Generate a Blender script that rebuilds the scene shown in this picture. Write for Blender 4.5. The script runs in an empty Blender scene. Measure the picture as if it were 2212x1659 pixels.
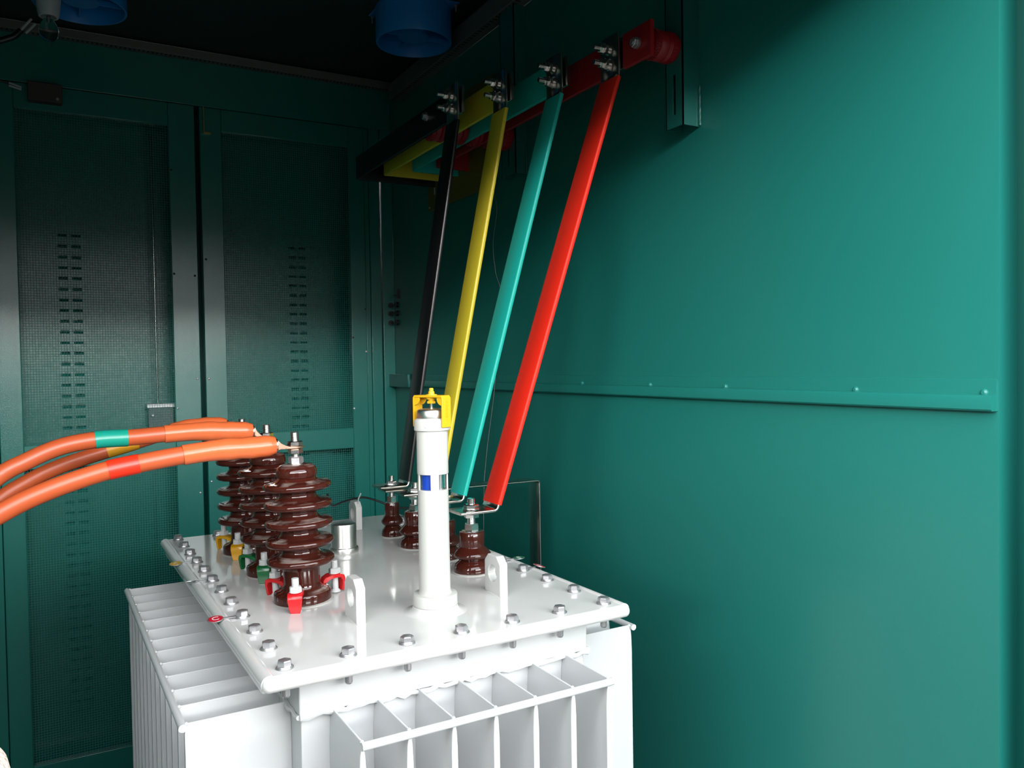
import bpy, bmesh, math, random
from mathutils import Vector, Matrix
random.seed(7)
SC = bpy.context.scene
COL = SC.collection
PI = math.pi

# ------------------------------------------------------------------ materials
def nodes_of(m):
    m.use_nodes = True
    nt = m.node_tree
    return nt, nt.nodes['Principled BSDF']

ALB = 0.66      # overall reflectance of paints; the daylight is set to suit
def mat(name, col, rough=0.4, metal=0.0, spec=0.5, bump=0.0, bscale=60.0, coat=0.0, var=0.0, vscale=4.0, rvar=0.0):
    m = bpy.data.materials.new(name)
    if metal < .5: col = tuple(c * ALB for c in col)
    nt, b = nodes_of(m)
    b.inputs['Base Color'].default_value = (*col, 1)
    b.inputs['Roughness'].default_value = rough
    b.inputs['Metallic'].default_value = metal
    b.inputs['Specular IOR Level'].default_value = spec
    if coat:
        b.inputs['Coat Weight'].default_value = coat
        b.inputs['Coat Roughness'].default_value = 0.06
    tc = nt.nodes.new('ShaderNodeTexCoord')
    if bump:
        n = nt.nodes.new('ShaderNodeTexNoise'); n.inputs['Scale'].default_value = bscale
        n.inputs['Detail'].default_value = 3
        nt.links.new(tc.outputs['Object'], n.inputs['Vector'])
        bp = nt.nodes.new('ShaderNodeBump'); bp.inputs['Strength'].default_value = bump
        bp.inputs['Distance'].default_value = 0.001
        nt.links.new(n.outputs['Fac'], bp.inputs['Height'])
        nt.links.new(bp.outputs['Normal'], b.inputs['Normal'])
    if var or rvar:
        n2 = nt.nodes.new('ShaderNodeTexNoise'); n2.inputs['Scale'].default_value = vscale
        n2.inputs['Detail'].default_value = 5
        nt.links.new(tc.outputs['Object'], n2.inputs['Vector'])
        if var:
            mx = nt.nodes.new('ShaderNodeMix'); mx.data_type = 'RGBA'
            mx.inputs[6].default_value = (*[c * (1 - var) for c in col], 1)
            mx.inputs[7].default_value = (*[min(1, c * (1 + var)) for c in col], 1)
            nt.links.new(n2.outputs['Fac'], mx.inputs[0])
            nt.links.new(mx.outputs[2], b.inputs['Base Color'])
        if rvar:
            mr = nt.nodes.new('ShaderNodeMapRange')
            mr.inputs[3].default_value = max(0.02, rough - rvar); mr.inputs[4].default_value = rough + rvar
            nt.links.new(n2.outputs['Fac'], mr.inputs[0])
            nt.links.new(mr.outputs[0], b.inputs['Roughness'])
    return m

GREEN = (0.014, 0.215, 0.180)
M = {}
M['wall'] = mat('green_wall_paint', GREEN, 0.36, spec=0.5, bump=0.04, bscale=350, rvar=0.03, vscale=3)
M['door'] = mat('green_textured_paint', GREEN, 0.20, spec=0.8, bump=0.38, bscale=420, rvar=0.04, vscale=8)
M['wire'] = mat('green_coated_wire', (0.11, 0.42, 0.37), 0.22, metal=0.0, spec=0.8)
M['bracket'] = mat('green_gloss_paint', (0.014, 0.16, 0.135), 0.25, spec=0.5, bump=0.1, bscale=200)
M['dark'] = mat('dark_gap', (0.008, 0.012, 0.012), 0.8)
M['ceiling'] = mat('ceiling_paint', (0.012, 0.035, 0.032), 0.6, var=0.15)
M['floor'] = mat('floor_dark', (0.015, 0.017, 0.016), 0.8, var=0.3, vscale=6, bump=0.2)
M['ground'] = mat('dark_ground', (0.030, 0.030, 0.026), 0.9, var=0.2, vscale=5, bump=0.3)
M['white'] = mat('white_enamel', (0.80, 0.805, 0.78), 0.085, spec=0.55, bump=0.04, bscale=45, rvar=0.02, vscale=12)
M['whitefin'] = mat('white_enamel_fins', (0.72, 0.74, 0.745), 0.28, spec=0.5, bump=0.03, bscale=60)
M['plastic'] = mat('off_white_plastic', (0.68, 0.69, 0.645), 0.35, spec=0.5)
M['porc'] = mat('brown_glazed_porcelain', (0.062, 0.0125, 0.008), 0.06, spec=0.5, bump=0.05, bscale=30, coat=0.0, var=0.25, vscale=12)
M['gasket'] = mat('pale_gasket', (0.55, 0.54, 0.50), 0.6)
M['zinc'] = mat('zinc_bolt', (0.46, 0.455, 0.47), 0.36, metal=0.85, bump=0.15, bscale=300, var=0.1, vscale=60)
M['steel'] = mat('bright_steel', (0.72, 0.71, 0.69), 0.2, metal=1.0, rvar=0.05, vscale=40)
M['stainless'] = mat('stainless_cap', (0.74, 0.73, 0.70), 0.34, metal=1.0, rvar=0.05, vscale=30)
M['tin'] = mat('tinned_copper', (0.66, 0.61, 0.57), 0.2, metal=1.0, bump=0.1, bscale=80, rvar=0.07, vscale=30)
M['copper'] = mat('bare_copper', (0.85, 0.50, 0.36), 0.28, metal=1.0, rvar=0.06, vscale=40)
M['greypaint'] = mat('pale_paint_studs', (0.72, 0.73, 0.72), 0.4)
M['red'] = mat('red_sleeve', (0.98, 0.026, 0.009), 0.5, spec=0.3, bump=0.06, bscale=40)
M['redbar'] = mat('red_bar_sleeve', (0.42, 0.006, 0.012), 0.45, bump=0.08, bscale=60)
M['teal'] = mat('teal_sleeve', (0.012, 0.53, 0.44), 0.45, spec=0.35, bump=0.06, bscale=40)
M['yellow'] = mat('yellow_sleeve', (0.82, 0.64, 0.035), 0.4, bump=0.06, bscale=40)
M['black'] = mat('black_sleeve', (0.010, 0.009, 0.010), 0.33, bump=0.1, bscale=60)
M['insul'] = mat('red_resin', (0.40, 0.010, 0.020), 0.4)
M['orange'] = mat('orange_cable_jacket', (0.60, 0.105, 0.030), 0.36, bump=0.05, bscale=90)
M['shrink'] = mat('orange_shrink_sleeve', (0.78, 0.155, 0.045), 0.28, bump=0.05, bscale=60)
M['bandteal'] = mat('teal_band', (0.010, 0.36, 0.26), 0.3)
M['bandred'] = mat('red_band', (0.86, 0.035, 0.010), 0.35)
M['bandyel'] = mat('yellow_band', (0.80, 0.36, 0.01), 0.35)
M['clampred'] = mat('red_clamp', (0.72, 0.018, 0.022), 0.22)
M['clampgreen'] = mat('green_clamp', (0.010, 0.16, 0.045), 0.22)
M['clampyellow'] = mat('yellow_clamp', (0.80, 0.40, 0.008), 0.22)
M['cage'] = mat('yellow_plastic', (0.90, 0.50, 0.012), 0.4)
M['blue'] = mat('blue_fan_paint', (0.02, 0.27, 0.75), 0.28, bump=0.05, bscale=80)
M['bluegel'] = mat('blue_indicator', (0.01, 0.09, 0.75), 0.3)
M['trunk'] = mat('grey_trunking', (0.17, 0.16, 0.15), 0.6)
M['slot'] = mat('slot_dark', (0.02, 0.02, 0.02), 0.7)
M['board'] = mat('brown_board', (0.20, 0.13, 0.02), 0.5, var=0.15)
M['ceramic'] = mat('white_ceramic', (0.62, 0.63, 0.64), 0.35)
M['boxbrown'] = mat('brown_box', (0.06, 0.045, 0.04), 0.6)
M['blackrub'] = mat('black_rubber', (0.012, 0.012, 0.014), 0.35)
M['paleins'] = mat('pale_wire', (0.55, 0.56, 0.54), 0.4)
M['tagred'] = mat('red_tag', (0.55, 0.008, 0.03), 0.3)
M['taggreen'] = mat('green_tag', (0.03, 0.20, 0.09), 0.3)
M['tagyellow'] = mat('yellow_tag', (0.75, 0.45, 0.02), 0.3)
M['letter'] = mat('white_lettering', (0.85, 0.85, 0.85), 0.4)
M['lockgrey'] = mat('grey_green_case', (0.10, 0.15, 0.145), 0.35)
M['greywire'] = mat('grey_wire', (0.25, 0.26, 0.25), 0.4)
M['brass'] = mat('brass', (0.65, 0.50, 0.12), 0.3, metal=1.0)

def glass_mat():
    m = bpy.data.materials.new('clear_glass'); nt, b = nodes_of(m)
    b.inputs['Base Color'].default_value = (0.95, 0.97, 0.98, 1)
    b.inputs['Roughness'].default_value = 0.02
    b.inputs['Transmission Weight'].default_value = 1.0
    b.inputs['IOR'].default_value = 1.25
    return m
M['glass'] = glass_mat()

def weave_mat():
    m = bpy.data.materials.new('coarse_weave'); nt, b = nodes_of(m)
    tc = nt.nodes.new('ShaderNodeTexCoord')
    ck = nt.nodes.new('ShaderNodeTexVoronoi'); ck.inputs['Scale'].default_value = 260
    nt.links.new(tc.outputs['Object'], ck.inputs['Vector'])
    mx = nt.nodes.new('ShaderNodeMix'); mx.data_type = 'RGBA'
    mx.inputs[6].default_value = (0.75, 0.66, 0.56, 1); mx.inputs[7].default_value = (0.16, 0.10, 0.08, 1)
    nt.links.new(ck.outputs['Distance'], mx.inputs[0])
    nt.links.new(mx.outputs[2], b.inputs['Base Color'])
    b.inputs['Roughness'].default_value = 0.9
    bp = nt.nodes.new('ShaderNodeBump'); bp.inputs['Strength'].default_value = 0.6
    bp.inputs['Distance'].default_value = 0.002
    nt.links.new(ck.outputs['Distance'], bp.inputs['Height']); nt.links.new(bp.outputs['Normal'], b.inputs['Normal'])
    return m
M['weave'] = weave_mat()

# a film of pale dust that has settled on the porcelain sheds
def add_dust(m):
    nt = m.node_tree; b = nt.nodes['Principled BSDF']
    geo = nt.nodes.new('ShaderNodeNewGeometry'); sp = nt.nodes.new('ShaderNodeSeparateXYZ'); nt.links.new(geo.outputs['True Normal'], sp.inputs[0])
    mr = nt.nodes.new('ShaderNodeMapRange'); mr.inputs[1].default_value = .80; mr.inputs[2].default_value = .97; nt.links.new(sp.outputs['Z'], mr.inputs[0])
    tc = nt.nodes.new('ShaderNodeTexCoord'); no = nt.nodes.new('ShaderNodeTexNoise'); no.inputs['Scale'].default_value = 22; nt.links.new(tc.outputs['Object'], no.inputs['Vector'])
    r2 = nt.nodes.new('ShaderNodeMapRange'); r2.inputs[1].default_value = .50; r2.inputs[2].default_value = .66; r2.inputs[4].default_value = .6; nt.links.new(no.outputs['Fac'], r2.inputs[0])
    mu = nt.nodes.new('ShaderNodeMath'); mu.operation = 'MULTIPLY'; nt.links.new(mr.outputs[0], mu.inputs[0]); nt.links.new(r2.outputs[0], mu.inputs[1])
    mx = nt.nodes.new('ShaderNodeMix'); mx.data_type = 'RGBA'; src = b.inputs['Base Color'].links[0].from_socket
    nt.links.new(mu.outputs[0], mx.inputs[0]); nt.links.new(src, mx.inputs[6]); mx.inputs[7].default_value = (.36, .29, .26, 1)
    nt.links.new(mx.outputs[2], b.inputs['Base Color'])
    rr = nt.nodes.new('ShaderNodeMapRange'); rr.inputs[3].default_value = .06; rr.inputs[4].default_value = .5; nt.links.new(mu.outputs[0], rr.inputs[0]); nt.links.new(rr.outputs[0], b.inputs['Roughness'])
add_dust(M['porc'])

# ------------------------------------------------------------------ mesh builder
class MB:
    def __init__(s): s.v = []; s.f = []; s.m = []
    def add(s, vs, fs, mi=0, T=None):
        o = len(s.v)
        s.v += [tuple(T @ Vector(p)) if T else tuple(p) for p in vs]
        s.f += [tuple(i + o for i in f) for f in fs]
        s.m += [mi] * len(fs)
        return s
    def box(s, x0, x1, y0, y1, z0, z1, mi=0, T=None):
        v = [(x, y, z) for x in (x0, x1) for y in (y0, y1) for z in (z0, z1)]
        return s.add(v, [(0, 1, 3, 2), (4, 6, 7, 5), (0, 4, 5, 1), (2, 3, 7, 6), (0, 2, 6, 4), (1, 5, 7, 3)], mi, T)
    def cyl(s, p0, p1, r0, r1=None, n=20, mi=0, T=None, phase=0.0):
        p0, p1 = Vector(p0), Vector(p1); r1 = r0 if r1 is None else r1
        d = (p1 - p0).normalized()
        a = d.orthogonal().normalized() if abs(d.z) < 0.99 else Vector((1, 0, 0))
        b = d.cross(a)
        v = []
        for P, r in ((p0, r0), (p1, r1)):
            for k in range(n):
                t = 2 * PI * k / n + phase
                v.append(P + a * r * math.cos(t) + b * r * math.sin(t))
        f = [(k, (k + 1) % n, n + (k + 1) % n, n + k) for k in range(n)]
        f += [tuple(range(n - 1, -1, -1)), tuple(range(n, 2 * n))]
        return s.add(v, f, mi, T)
    def lathe(s, prof, n=48, mi=0, T=None, c=(0, 0, 0)):
        v = []; f = []
        L = len(prof)
        for r, z in prof:
            for k in range(n):
                t = 2 * PI * k / n
                v.append((c[0] + r * math.cos(t), c[1] + r * math.sin(t), c[2] + z))
        for i in range(L - 1):
            for k in range(n):
                f.append((i * n + k, i * n + (k + 1) % n, (i + 1) * n + (k + 1) % n, (i + 1) * n + k))
        f.append(tuple(range(n - 1, -1, -1))); f.append(tuple(range((L - 1) * n, L * n)))
        return s.add(v, f, mi, T)
    def tube(s, pts, r, n=12, mi=0, T=None, caps=True):
        pts = [Vector(p) for p in pts]
        rs = r if isinstance(r, (list, tuple)) else [r] * len(pts)
        v = []; f = []; ref = None
        for i, p in enumerate(pts):
            d = (pts[min(i + 1, len(pts) - 1)] - pts[max(i - 1, 0)]).normalized()
            if ref is None:
                ref = d.orthogonal().normalized()
            a = (ref - d * ref.dot(d)).normalized(); ref = a; b = d.cross(a)
            for k in range(n):
                t = 2 * PI * k / n
                v.append(p + a * rs[i] * math.cos(t) + b * rs[i] * math.sin(t))
        for i in range(len(pts) - 1):
            for k in range(n):
                f.append((i * n + k, i * n + (k + 1) % n, (i + 1) * n + (k + 1) % n, (i + 1) * n + k))
        if caps:
            f.append(tuple(range(n - 1, -1, -1))); f.append(tuple(range((len(pts) - 1) * n, len(pts) * n)))
        return s.add(v, f, mi, T)
    def prism(s, poly, axis, a0, a1, mi=0, T=None):
        """2-D polygon extruded along an axis ('x','y','z') from a0 to a1."""
        def P(u, w, a):
            return {'x': (a, u, w), 'y': (u, a, w), 'z': (u, w, a)}[axis]
        n = len(poly)
        v = [P(u, w, a0) for u, w in poly] + [P(u, w, a1) for u, w in poly]
        f = [(k, (k + 1) % n, n + (k + 1) % n, n + k) for k in range(n)]
        f += [tuple(range(n - 1, -1, -1)), tuple(range(n, 2 * n))]
        return s.add(v, f, mi, T)
    def hexn(s, c, r, h, axis=(0, 0, 1), mi=0, T=None, phase=0.0):
        c = Vector(c); ax = Vector(axis).normalized()
        ch = h * 0.18
        s.cyl(c, c + ax * (h - ch), r, n=6, mi=mi, T=T, phase=phase)
        s.cyl(c + ax * (h - ch), c + ax * h, r, r * 0.86, n=6, mi=mi, T=T, phase=phase)
        return s
    def build(s, name, m, parent=None, smooth=38, bevel=0, segs=2, subsurf=0):
        me = bpy.data.meshes.new(name)
        me.from_pydata(s.v, [], s.f)
        for mm in (m if isinstance(m, (list, tuple)) else [m]): me.materials.append(M[mm] if isinstance(mm, str) else mm)
        if any(s.m):
            me.polygons.foreach_set('material_index', s.m)
        bm = bmesh.new(); bm.from_mesh(me); bmesh.ops.recalc_face_normals(bm, faces=bm.faces); bm.to_mesh(me); bm.free()
        if smooth:
            me.polygons.foreach_set('use_smooth', [True] * len(me.polygons))
            me.set_sharp_from_angle(angle=math.radians(smooth))
        o = bpy.data.objects.new(name, me); COL.objects.link(o)
        if parent: o.parent = parent
        if bevel:
            b = o.modifiers.new('edge', 'BEVEL'); b.width = bevel; b.segments = segs; b.limit_method = 'ANGLE'
            b.angle_limit = math.radians(40); b.harden_normals = False
        return o

def thing(name, label, cat, loc=(0, 0, 0), rot=(0, 0, 0), group=None):
    o = bpy.data.objects.new(name, None); COL.objects.link(o)
    o.location = loc; o.rotation_euler = rot; o.empty_display_size = 0.05
    o['label'] = label; o['category'] = cat
    if group: o['group'] = group
    return o
def tag(o, label, cat, group=None):
    o['label'] = label; o['category'] = cat
    if group: o['group'] = group
    return o
def struct(o):
    o['kind'] = 'structure'; return o
def dup(root, loc, rot=None):
    r = root.copy(); COL.objects.link(r); r.location = loc
    if rot is not None: r.rotation_euler = rot
    for ch in list(root.children):
        c = ch.copy(); COL.objects.link(c); c.parent = r
        for g in ch.children:
            d = g.copy(); COL.objects.link(d); d.parent = c
    return r
def smooth_path(pts, n=8):
    """Catmull-Rom through the points."""
    P = [Vector(p) for p in pts]; P = [P[0] * 2 - P[1]] + P + [P[-1] * 2 - P[-2]]
    out = []
    for i in range(1, len(P) - 2):
        for k in range(n):
            t = k / n
            a, b, c, d = P[i - 1], P[i], P[i + 1], P[i + 2]
            out.append(0.5 * ((2 * b) + (c - a) * t + (2 * a - 5 * b + 4 * c - d) * t * t + (3 * b - a - 3 * c + d) * t ** 3))
    out.append(P[-2]); return out

# ------------------------------------------------------------------ dimensions
XR = 1.30      # right wall
YD = 3.314     # plane of the mesh doors
XL = -0.95     # left wall
YF = 0.65      # front wall, the open doorway the picture is taken from
ZC = 2.81      # ceiling
CT = 1.15      # top of transformer cover

# ------------------------------------------------------------------ the room
b = MB(); b.box(XL - .1, 1.6, 0.52, 3.6, -0.06, 0); o = struct(b.build('floor', 'floor'))
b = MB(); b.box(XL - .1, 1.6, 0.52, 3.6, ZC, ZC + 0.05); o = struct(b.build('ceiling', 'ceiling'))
b = MB(); b.box(XR, XR + 0.05, 0.735, 3.6, 0, ZC)
b.box(XR + .10, XR + .15, 0.52, 0.80, 0, ZC)
wall_right = struct(b.build('wall_right', 'wall'))
b = MB(); b.box(XL - .05, XL, 0.52, 3.6, 0, ZC); struct(b.build('wall_left', 'wall'))
# front wall: wide open doorway with a lintel and jambs
b = MB(); b.box(XL, XR + .15, 0.59, 0.65, 2.385, ZC); b.box(1.302, XR + .15, 0.52, 0.688, 0, ZC); b.box(XL, -0.80, 0.59, 0.65, 0, 2.385)
struct(b.build('wall_front', 'wall'))
b = MB(); b.box(-2.3, 0.30, -.58, -.42, -.01, 1.84); struct(b.build('light_blocker_outside', 'ground'))   # unseen blocker added behind the viewpoint to shade the lower wall and doors
b = MB(); b.box(-6, 6, -8, 0.52, -0.06, -0.01); o = struct(b.build('ground_outside', 'ground'))

# wall with the doors: header, posts, outer skin
b = MB()
b.box(XL, XR, YD + .004, 3.50, 2.606, ZC)                 # header
b.box(XL, -0.160, YD + .004, 3.50, 0, 2.606)              # left post
b.box(1.199, 1.2445, YD + .002, 3.50, 0, 2.606)           # right post, two folds
b.box(1.249, XR, YD - .004, 3.50, 0, 2.606)
b.box(1.178, 1.199, YD + .012, 3.50, 0, 2.606)
b.box(-0.160, 1.178, YD - .0, 3.50, 0, 0.10)              # sill
b.box(-0.160, 1.178, 3.46, 3.50, 0.10, 2.606)             # outer skin
wall_back = struct(b.build('wall_back', 'door', bevel=0.002))
for i, z in enumerate((1.858, 1.822, 1.783)):
    for x in (1.282,):
        b = MB(); b.cyl((x, YD - .004, z), (x, YD - .012, z), 0.011, n=18); b.cyl((x, YD - .012, z), (x, YD - .018, z), 0.005, n=6)
        b.build('hinge_bolt', 'blackrub', wall_back)
b = MB()
for z in (1.858, 1.822, 1.783):
    b.cyl((XR, 3.27, z), (XR - .010, 3.27, z), 0.012, n=18)
b.box(XR - .006, XR, 3.25, 3.262, 1.885, 1.925); b.box(XR - .006, XR, 3.255, 3.30, 1.898, 1.903)
b.build('hinge_plate', 'blackrub', wall_back)

# woven wire and louvred outer sheets ---------------------------------------
def woven(x0, x1, z0, z1, y, pitch=0.0089, r=0.00085, amp=0.0008):
    vs = []; fs = []
    nx = int(round((x1 - x0) / pitch)); nz = int(round((z1 - z0) / pitch))
    px = (x1 - x0) / nx; pz = (z1 - z0) / nz
    tri = [(math.cos(t), math.sin(t)) for t in (PI / 2, PI / 2 + 2 * PI / 3, PI / 2 + 4 * PI / 3)]
    for j in range(nz + 1):
        o = len(vs)
        for i in range(nx + 1):
            yy = y + amp * (1 if (i + j) % 2 else -1)
            for u, w in tri: vs.append((x0 + i * px, yy - r * w, z0 + j * pz + r * u))
        for i in range(nx):
            for k in range(3): fs.append((o + i * 3 + k, o + i * 3 + (k + 1) % 3, o + i * 3 + 3 + (k + 1) % 3, o + i * 3 + 3 + k))
    for i in range(nx + 1):
        o = len(vs)
        for j in range(nz + 1):
            yy = y - amp * (1 if (i + j) % 2 else -1)
            for u, w in tri: vs.append((x0 + i * px + r * u, yy - r * w, z0 + j * pz))
        for j in range(nz):
            for k in range(3): fs.append((o + j * 3 + k, o + j * 3 + (k + 1) % 3, o + j * 3 + 3 + (k + 1) % 3, o + j * 3 + 3 + k))
    return vs, fs

def slotted_sheet(mb, x0, x1, y, z0, z1, cols, zs, sh):
    """sheet in the plane y with slot holes; cols = list of (xa, xb), zs = slot centres, sh = slot height"""
    xs = sorted({x0, x1, *[c for ab in cols for c in ab]})
    zc = sorted({z0, z1, *[z - sh / 2 for z in zs], *[z + sh / 2 for z in zs]})
    idx = {}
    vs = []; fs = []
    for a in xs:
        for c in zc: idx[(a, c)] = len(vs); vs.append((a, y, c))
    for i in range(len(xs) - 1):
        for k in range(len(zc) - 1):
            hole = any(abs(xs[i] - a) < 1e-6 for a, bb in cols) and any(abs(zc[k] - (z - sh / 2)) < 1e-6 for z in zs)
            if not hole: fs.append((idx[(xs[i], zc[k])], idx[(xs[i + 1], zc[k])], idx[(xs[i + 1], zc[k + 1])], idx[(xs[i], zc[k + 1])]))
    mb.add(vs, fs)
    # louvre lips pushed outward behind every slot
    for a, bb in cols:
        for z in zs:
            mb.add([(a, y, z - sh / 2), (bb, y, z - sh / 2), (bb, y + .010, z + sh * .25), (a, y + .010, z + sh * .25)], [(0, 1, 2, 3)])

def make_door(name, xa, xb, ma, mb_, sa, sb, cols, outer_end, rods):
    d = bpy.data.objects.new(name, None); COL.objects.link(d); d.location = (xa, YD, 0); struct(d)
    W = lambda o: setattr(o, 'parent', d) or setattr(o, 'matrix_parent_inverse', Matrix.Translation((-xa, -YD, 0))) or o
    f = MB()
    y0, y1 = YD, YD + 0.030
    f.box(xa, ma, y0, y1, 0.11, 2.603); f.box(mb_, xb, y0, y1, 0.11, 2.603)
    f.box(ma, mb_, y0, y1, 2.516, 2.603); f.box(ma, mb_, y0, y1, 1.253, 1.338); f.box(ma, mb_, y0, y1, 0.11, 0.20)
    W(f.build('door_frame', 'door', bevel=0.0025))
    for z0, z1 in ((1.338, 2.516), (0.20, 1.253)):
        m = MB(); m.add(*woven(ma, mb_, z0, z1, YD + 0.008))
        W(m.build('wire_mesh', 'wire', smooth=0))
    s = MB()
    zs = [2.094 - k * 0.0392 for k in range(46)]
    slotted_sheet(s, sa, sb, 3.405, 0.11, 2.60, cols, zs, 0.011)
    s.box(sb, sb + .003, 3.405, 3.45, 0.11, 2.60) if outer_end > 0 else None
    W(s.build('outer_panel', 'door', smooth=0))
    # screw heads of the frame
    for x, z in ([(xb - .012, z) for z in (1.955, 1.56, 1.12)] + [(mb_ + .008, z) for z in (2.35, 1.96, 1.45)] if name == 'door_1' else
                 [(xa + .012, z) for z in (2.02, 1.56, 1.16, 0.95)] + [(mb_ + .004, z) for z in (1.72, 1.42)] + [(xb - .004, z) for z in (1.84, 1.66)]):
        q = MB(); q.lathe([(0.0045, 0), (0.0042, .0015), (0.002, .003)], n=10, T=Matrix.Translation((x, YD, z)) @ Matrix.Rotation(PI / 2, 4, 'X'))
        W(q.build('screw', 'zinc' if z < 1.7 else 'blackrub'))
    return d, W
d1, W1 = make_door('door_1', -0.158, 0.503, -0.088, 0.409, -0.135, 0.330, [(0.034, 0.066), (0.078, 0.110)], 1, True)
q = MB(); q.cyl((0.356, 3.395, 1.36), (0.356, 3.395, 2.50), 0.004, n=12); W1(q.build('locking_rod', 'steel'))
q = MB(); q.box(0.318, 0.410, 3.36, 3.40, 1.342, 1.452, 1); q.box(0.314, 0.414, 3.352, 3.41, 1.452, 1.468); q.cyl((0.333, 3.36, 1.425), (0.333, 3.35, 1.425), .006, n=12)
W1(q.build('lock_case', ['zinc', 'lockgrey'], bevel=0.002))
d2, W2 = make_door('door_2', 0.521, 1.175, 0.601, 1.109, 0.575, 1.036, [(0.874, 0.904), (0.914, 0.944)], 1, True)
q = MB(); q.box(0.534, 0.537, YD - .012, YD, 2.505, 2.60); q.box(0.534, 0.560, YD - .012, YD, 2.502, 2.506)
W2(q.build('top_latch', 'brass'))

# seam rail on the right wall with rivets
b = MB()
b.prism([(XR, 1.563), (XR - .003, 1.562), (XR - .004, 1.539), (XR - .017, 1.537), (XR - .019, 1.533), (XR - .019, 1.515), (XR - .016, 1.512), (XR, 1.512)], 'y', 0.737, 3.31)
rail = struct(b.build('trim_1', 'wall', smooth=30))
for y in (0.755, 0.993, 1.327, 1.586, 1.883):
    q = MB(); q.lathe([(0.0065, 0), (0.006, .003), (0.003, .0055)], n=14, T=Matrix.Translation((XR - .0045, y, 1.541)) @ Matrix.Rotation(-PI / 2, 4, 'Y'))
    q.build('rivet', 'wall', rail)
q = MB(); q.box(XR - .030, XR - .018, 3.10, 3.31, 1.508, 1.563); q.build('rail_end', 'bracket', rail, bevel=.002)

# wall channels the bars hang on
def channel(y0, y1, zb, label, x0=1.25):
    t = thing('wall_channel', label, 'bracket', (XR, (y0 + y1) / 2, zb), group='channels on the right wall')
    h = ZC - zb; w = (y1 - y0) / 2; dx = x0 - XR
    q = MB()
    # front web with a long slot, side flanges
    def web(za, zz, ya, yy): q.box(dx, dx + .003, ya, yy, za, zz)
    web(0, .028, -w, w); web(.028, .118, -w, -.005); web(.028, .118, .005, w); web(.118, h, -w, w)
    q.box(dx, 0, -w, -w + .003, 0, h); q.box(dx, 0, w - .003, w, 0, h)
    q.build('channel_profile', 'bracket', t, smooth=0)
    q = MB(); pts = [(-.003, -w - .002, .002 + k * .006) for k in range(16)]
    q.tube([(p[0], p[1] + random.uniform(-.001, .001), p[2]) for p in pts], [random.uniform(.0025, .004) for _ in pts], n=6)
    q.build('weld_bead', 'bracket', t)
    return t
channel(1.405, 1.463, 2.131, 'slotted green steel channel on the bright wall, behind the ribbed red insulator')
channel(2.176, 2.264, 2.186, 'green steel channel deep in the shade behind the yellow and teal bars', 1.26)

# ------------------------------------------------------------------ transformer
CX, CY, YAW = 0.582, 1.755, 0.0116
tr = thing('transformer', 'white oil filled power transformer with bolted cover and cooling fins, standing in the green room', 'transformer', (CX, CY, 0), (0, 0, YAW))
GX, GY = 0.0985, 0.0970
HU, HV_ = 0.2956 + 0.040, 0.5335 + 0.034
b = MB(); b.box(-HU, HU, -HV_, HV_, CT - .024, CT)
cover = b.build('cover', 'white', tr, bevel=0.0115, segs=6)
b = MB(); b.box(-HU + .007, HU - .007, -HV_ + .040, HV_ - .040, CT - .036, CT - .0245)
b.build('flange', 'white', tr, bevel=.003)
for sd in (-1, 1):
    q = MB(); q.tube([(sd * (HU - .0118), -HV_ + .010, CT - .0105), (sd * (HU - .0118), HV_ - .010, CT - .0105)], .0125, n=24); q.build('edge_bar', 'white', tr)
TU, TV = 0.270, 0.514
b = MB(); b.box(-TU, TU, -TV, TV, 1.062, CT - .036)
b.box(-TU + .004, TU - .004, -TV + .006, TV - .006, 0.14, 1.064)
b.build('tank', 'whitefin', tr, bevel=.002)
# weld bead at the foot of the collar
b = MB()
def bead(p0, p1, n):
    p0, p1 = Vector(p0), Vector(p1)
    pts = [p0.lerp(p1, k / n) + Vector((0, 0, random.uniform(-.0035, .0035))) for k in range(n + 1)]
    b.tube(pts, [random.uniform(.0035, .0065) for _ in pts], n=8)
bead((-TU, -TV - .001, 1.061), (TU, -TV - .001, 1.061), 44); bead((-TU - .001, -TV, 1.061), (-TU - .001, TV, 1.061), 60); bead((TU + .001, -TV, 1.061), (TU + .001, TV, 1.061), 60)
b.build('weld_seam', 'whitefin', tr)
for s in (-1, 1):
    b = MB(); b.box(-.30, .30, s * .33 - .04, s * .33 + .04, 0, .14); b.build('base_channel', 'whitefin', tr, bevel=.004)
# hollow cooling fins, pinched at the top edge
FZ = 1.064
def fin_mesh(depth, th=0.0105):
    q = MB(); zb = 0.26
    prof = [(0.0014, FZ), (0.0016, FZ - .004), (th / 2 * .75, FZ - .022), (th / 2, FZ - .05), (th / 2, zb + .04), (.0015, zb)]
    vs = []; fs = []
    for (h, z) in prof:
        vs += [(-h, 0, z), (h, 0, z), (h, -depth, z), (-h, -depth, z)]
    for i in range(len(prof) - 1):
        for k in range(4): fs.append((i * 4 + k, i * 4 + (k + 1) % 4, i * 4 + 4 + (k + 1) % 4, i * 4 + 4 + k))
    fs += [(0, 1, 2, 3), tuple(range(len(vs) - 4, len(vs)))]
    q.add(vs, fs)
    q.lathe([(.0005, -.0035), (.0032, -.002), (.0036, .0005), (.001, .003)], n=8, c=(0, -depth + .003, FZ - .001)); return q
def fins(n, first, step, base, depth, rotz):
    fm = None
    for k in range(n):
        if fm is None:
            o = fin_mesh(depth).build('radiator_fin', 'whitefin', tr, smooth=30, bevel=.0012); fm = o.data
        else:
            o = o.copy(); COL.objects.link(o)
        u = first + k * step
        o.location = (u, base, 0) if rotz in (0, PI) else (base, u, 0)
        o.rotation_euler = (0, 0, rotz)
DF, DS = 0.140, 0.160
fins(7, -0.217, 0.0728, -TV + .006, DF, 0)
fins(7, -0.217, 0.0728, TV - .006, DF, PI)
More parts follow.
